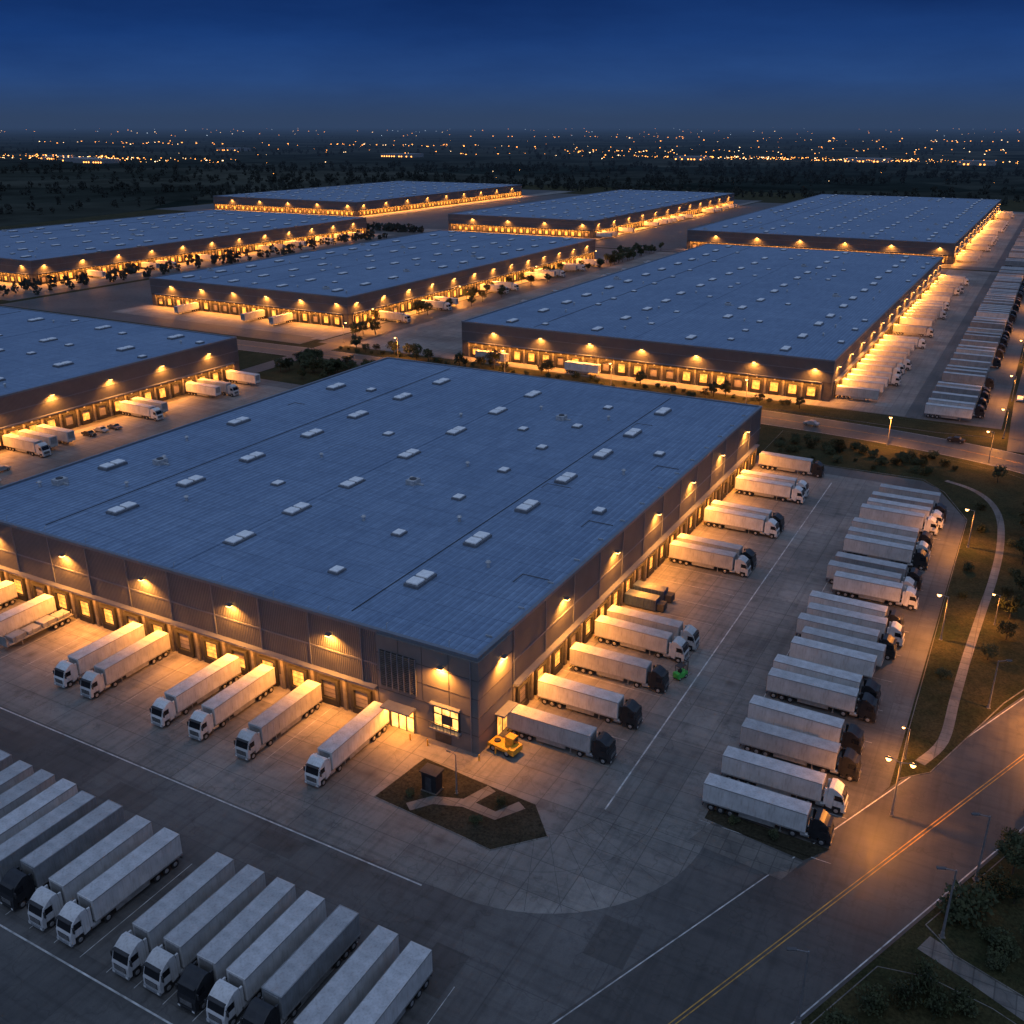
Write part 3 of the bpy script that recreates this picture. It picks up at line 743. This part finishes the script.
def far_tree(x,y,h):
    for i in range(26):
        a=R(0,6.28); zz=h*(random.random()**.8); rr=h*.5*(1.1-abs(zz/h-.5))*R(.2,1); s=h*R(.12,.24)
        p=Vector((x+math.cos(a)*rr,y+math.sin(a)*rr,zz)); u=Vector((R(-1,1),R(-1,1),R(-.6,.6))).normalized(); w=Vector((R(-.3,.3),R(-.3,.3),1)).cross(u).normalized(); v2=u.cross(w)
        M.add([tuple(p-u*s),tuple(p-v2*s),tuple(p+u*s),tuple(p+v2*s)],[(0,1,2,3)],'foliage_far')
def fwd(az,d): return -math.sin(rad(az))*d, math.cos(rad(az))*d
for b_ in range(75):
    az=R(-4,64); d=1250*math.exp(R(0,1.9)); cx,cy=fwd(az,d); ang=R(-.3,.3)+rad(28); ln=R(200,700)*(d/2000)
    for i in range(34):
        t=R(-1,1); x=cx+math.cos(ang)*ln*t+R(-20,20); y=cy+math.sin(ang)*ln*t+R(-25,25)
        if y>1230 or x<-860: far_tree(x,y,R(6,11))
for i in range(220):
    x=R(-1400,-830);y=R(300,1400); far_tree(x,y,R(4,9))
for i in range(240):
    x=R(-800,40);y=R(1190,1300); far_tree(x,y,R(4,8))
for i in range(90): far_tree(R(-470,-448),R(300,640),R(3,6))
for i in range(90): far_tree(R(-560,-445),R(662,672),R(3,6))
M.obj('distant_trees')
M=MB()
def lightpt(x,y,s,m_,h=None): 
    h=h or R(3,9); M.box(x-s,x+s,y-s,y+s,h,h+1.2*s,m_)
clusters=[(-2050,1680,220,40,120),(-2250,1740,150,30,70),(-1500,2500,300,80,24),(-2351,3400,450,120,50),(-811,2454,170,35,90),(-580,2480,160,35,100),(-330,2440,130,35,70),(-60,2450,130,40,60),(-900,3100,300,80,26),(-1250,2900,120,40,30),(-300,3600,400,120,40),(-3800,3300,300,120,34),(-400,5500,700,200,60),(-2500,6500,900,200,40)]
for cx,cy,sx,sy,n in clusters:
    d=math.hypot(cx,cy)
    for i in range(n): lightpt(random.gauss(cx,sx),random.gauss(cy,sy),d/3000*R(.35,1.25),rc('far_warm','far_warm','far_warm','far_white'))
for i in range(170):
    d=6500*math.exp(R(0,1.2)); x,y=fwd(R(-4,64),d); lightpt(x,y,d/4000*R(.3,1.2),rc('far_warm','far_warm','far_white','far_cool'),R(5,30))
for i in range(60):
    d=R(1500,5500); x,y=fwd(R(-4,64),d); lightpt(x,y,d/4000*R(.3,1),rc('far_warm','far_warm','far_white'))
M.obj('distant_town_lights')
M=MB()
for cx,cy in ((-2080,1650),(-2250,1720),(-1960,1600),(-830,2450),(-420,2500),(-180,2420),(-1600,2300),(-2500,2600)):
    w=R(30,70); M.box(cx-w,cx+w,cy-25,cy+25,0,9,'trailer_grey')
    k=-w+4
    while k<w-4:
        if random.random()<.6: M.box(cx+k,cx+k+3,cy-25.6,cy-25.1,1,3.4,'far_warm')
        k+=8
M.obj('distant_industrial_sheds')
m=bpy.data.materials.new('haze'); m.use_nodes=True; nt=m.node_tree; nt.nodes.clear(); MATS['haze']=m
o=N(nt,'ShaderNodeOutputMaterial'); ab=N(nt,'ShaderNodeVolumeAbsorption'); em=N(nt,'ShaderNodeEmission'); ad=N(nt,'ShaderNodeAddShader')
sg=1/9500
ab.inputs[0].default_value=(0,0,0,1); ab.inputs[1].default_value=sg
em.inputs[0].default_value=(.030,.056,.120,1); em.inputs[1].default_value=sg  # emission colour stands in for skylight scattered by the haze
nt.links.new(ab.outputs[0],ad.inputs[0]); nt.links.new(em.outputs[0],ad.inputs[1]); nt.links.new(ad.outputs[0],o.inputs['Volume'])
m.cycles.emission_sampling='NONE'
M=MB(); M.box(-59000,59000,1310,59000,.5,240,'haze'); M.obj('haze')

# ------------------------------------------------------------------ sky, sun
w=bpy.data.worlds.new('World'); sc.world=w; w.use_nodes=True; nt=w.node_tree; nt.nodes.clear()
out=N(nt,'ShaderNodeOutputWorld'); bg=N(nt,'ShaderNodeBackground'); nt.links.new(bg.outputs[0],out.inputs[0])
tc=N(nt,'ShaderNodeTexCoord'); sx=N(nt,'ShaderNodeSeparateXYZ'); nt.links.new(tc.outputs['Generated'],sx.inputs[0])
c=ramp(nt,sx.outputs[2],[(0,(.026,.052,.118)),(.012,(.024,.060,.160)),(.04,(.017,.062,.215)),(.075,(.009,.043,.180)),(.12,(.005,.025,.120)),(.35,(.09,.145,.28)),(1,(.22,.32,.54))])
mp=N(nt,'ShaderNodeMapping'); mp.inputs['Scale'].default_value=(1.5,1.5,7); nt.links.new(tc.outputs['Generated'],mp.inputs[0])
f=noi(nt,mp.outputs[0],2.6,6,.6)
c=mixc(nt,1,c,ramp(nt,f,[(.3,(.78,.80,.83)),(.7,(1.24,1.18,1.12))]),'MULTIPLY')
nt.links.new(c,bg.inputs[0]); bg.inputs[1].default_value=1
s=bpy.data.lights.new('dusk_sun','SUN'); s.energy=.42; s.angle=rad(70); s.color=(.76,.87,1)
so=bpy.data.objects.new('dusk_sun',s); COL.objects.link(so); aim(so,(-.25,.5,-.8))

cam=bpy.data.cameras.new('camera'); co=bpy.data.objects.new('camera',cam); COL.objects.link(co)
co.location=(0,0,80); co.rotation_euler=(rad(90-21.9),0,rad(28.7)); cam.sensor_width=36; cam.lens=962/1024*36
cam.clip_start=.5; cam.clip_end=120000
sc.camera=co
sc.view_settings.view_transform='Standard'; sc.view_settings.look='None'; sc.view_settings.exposure=0
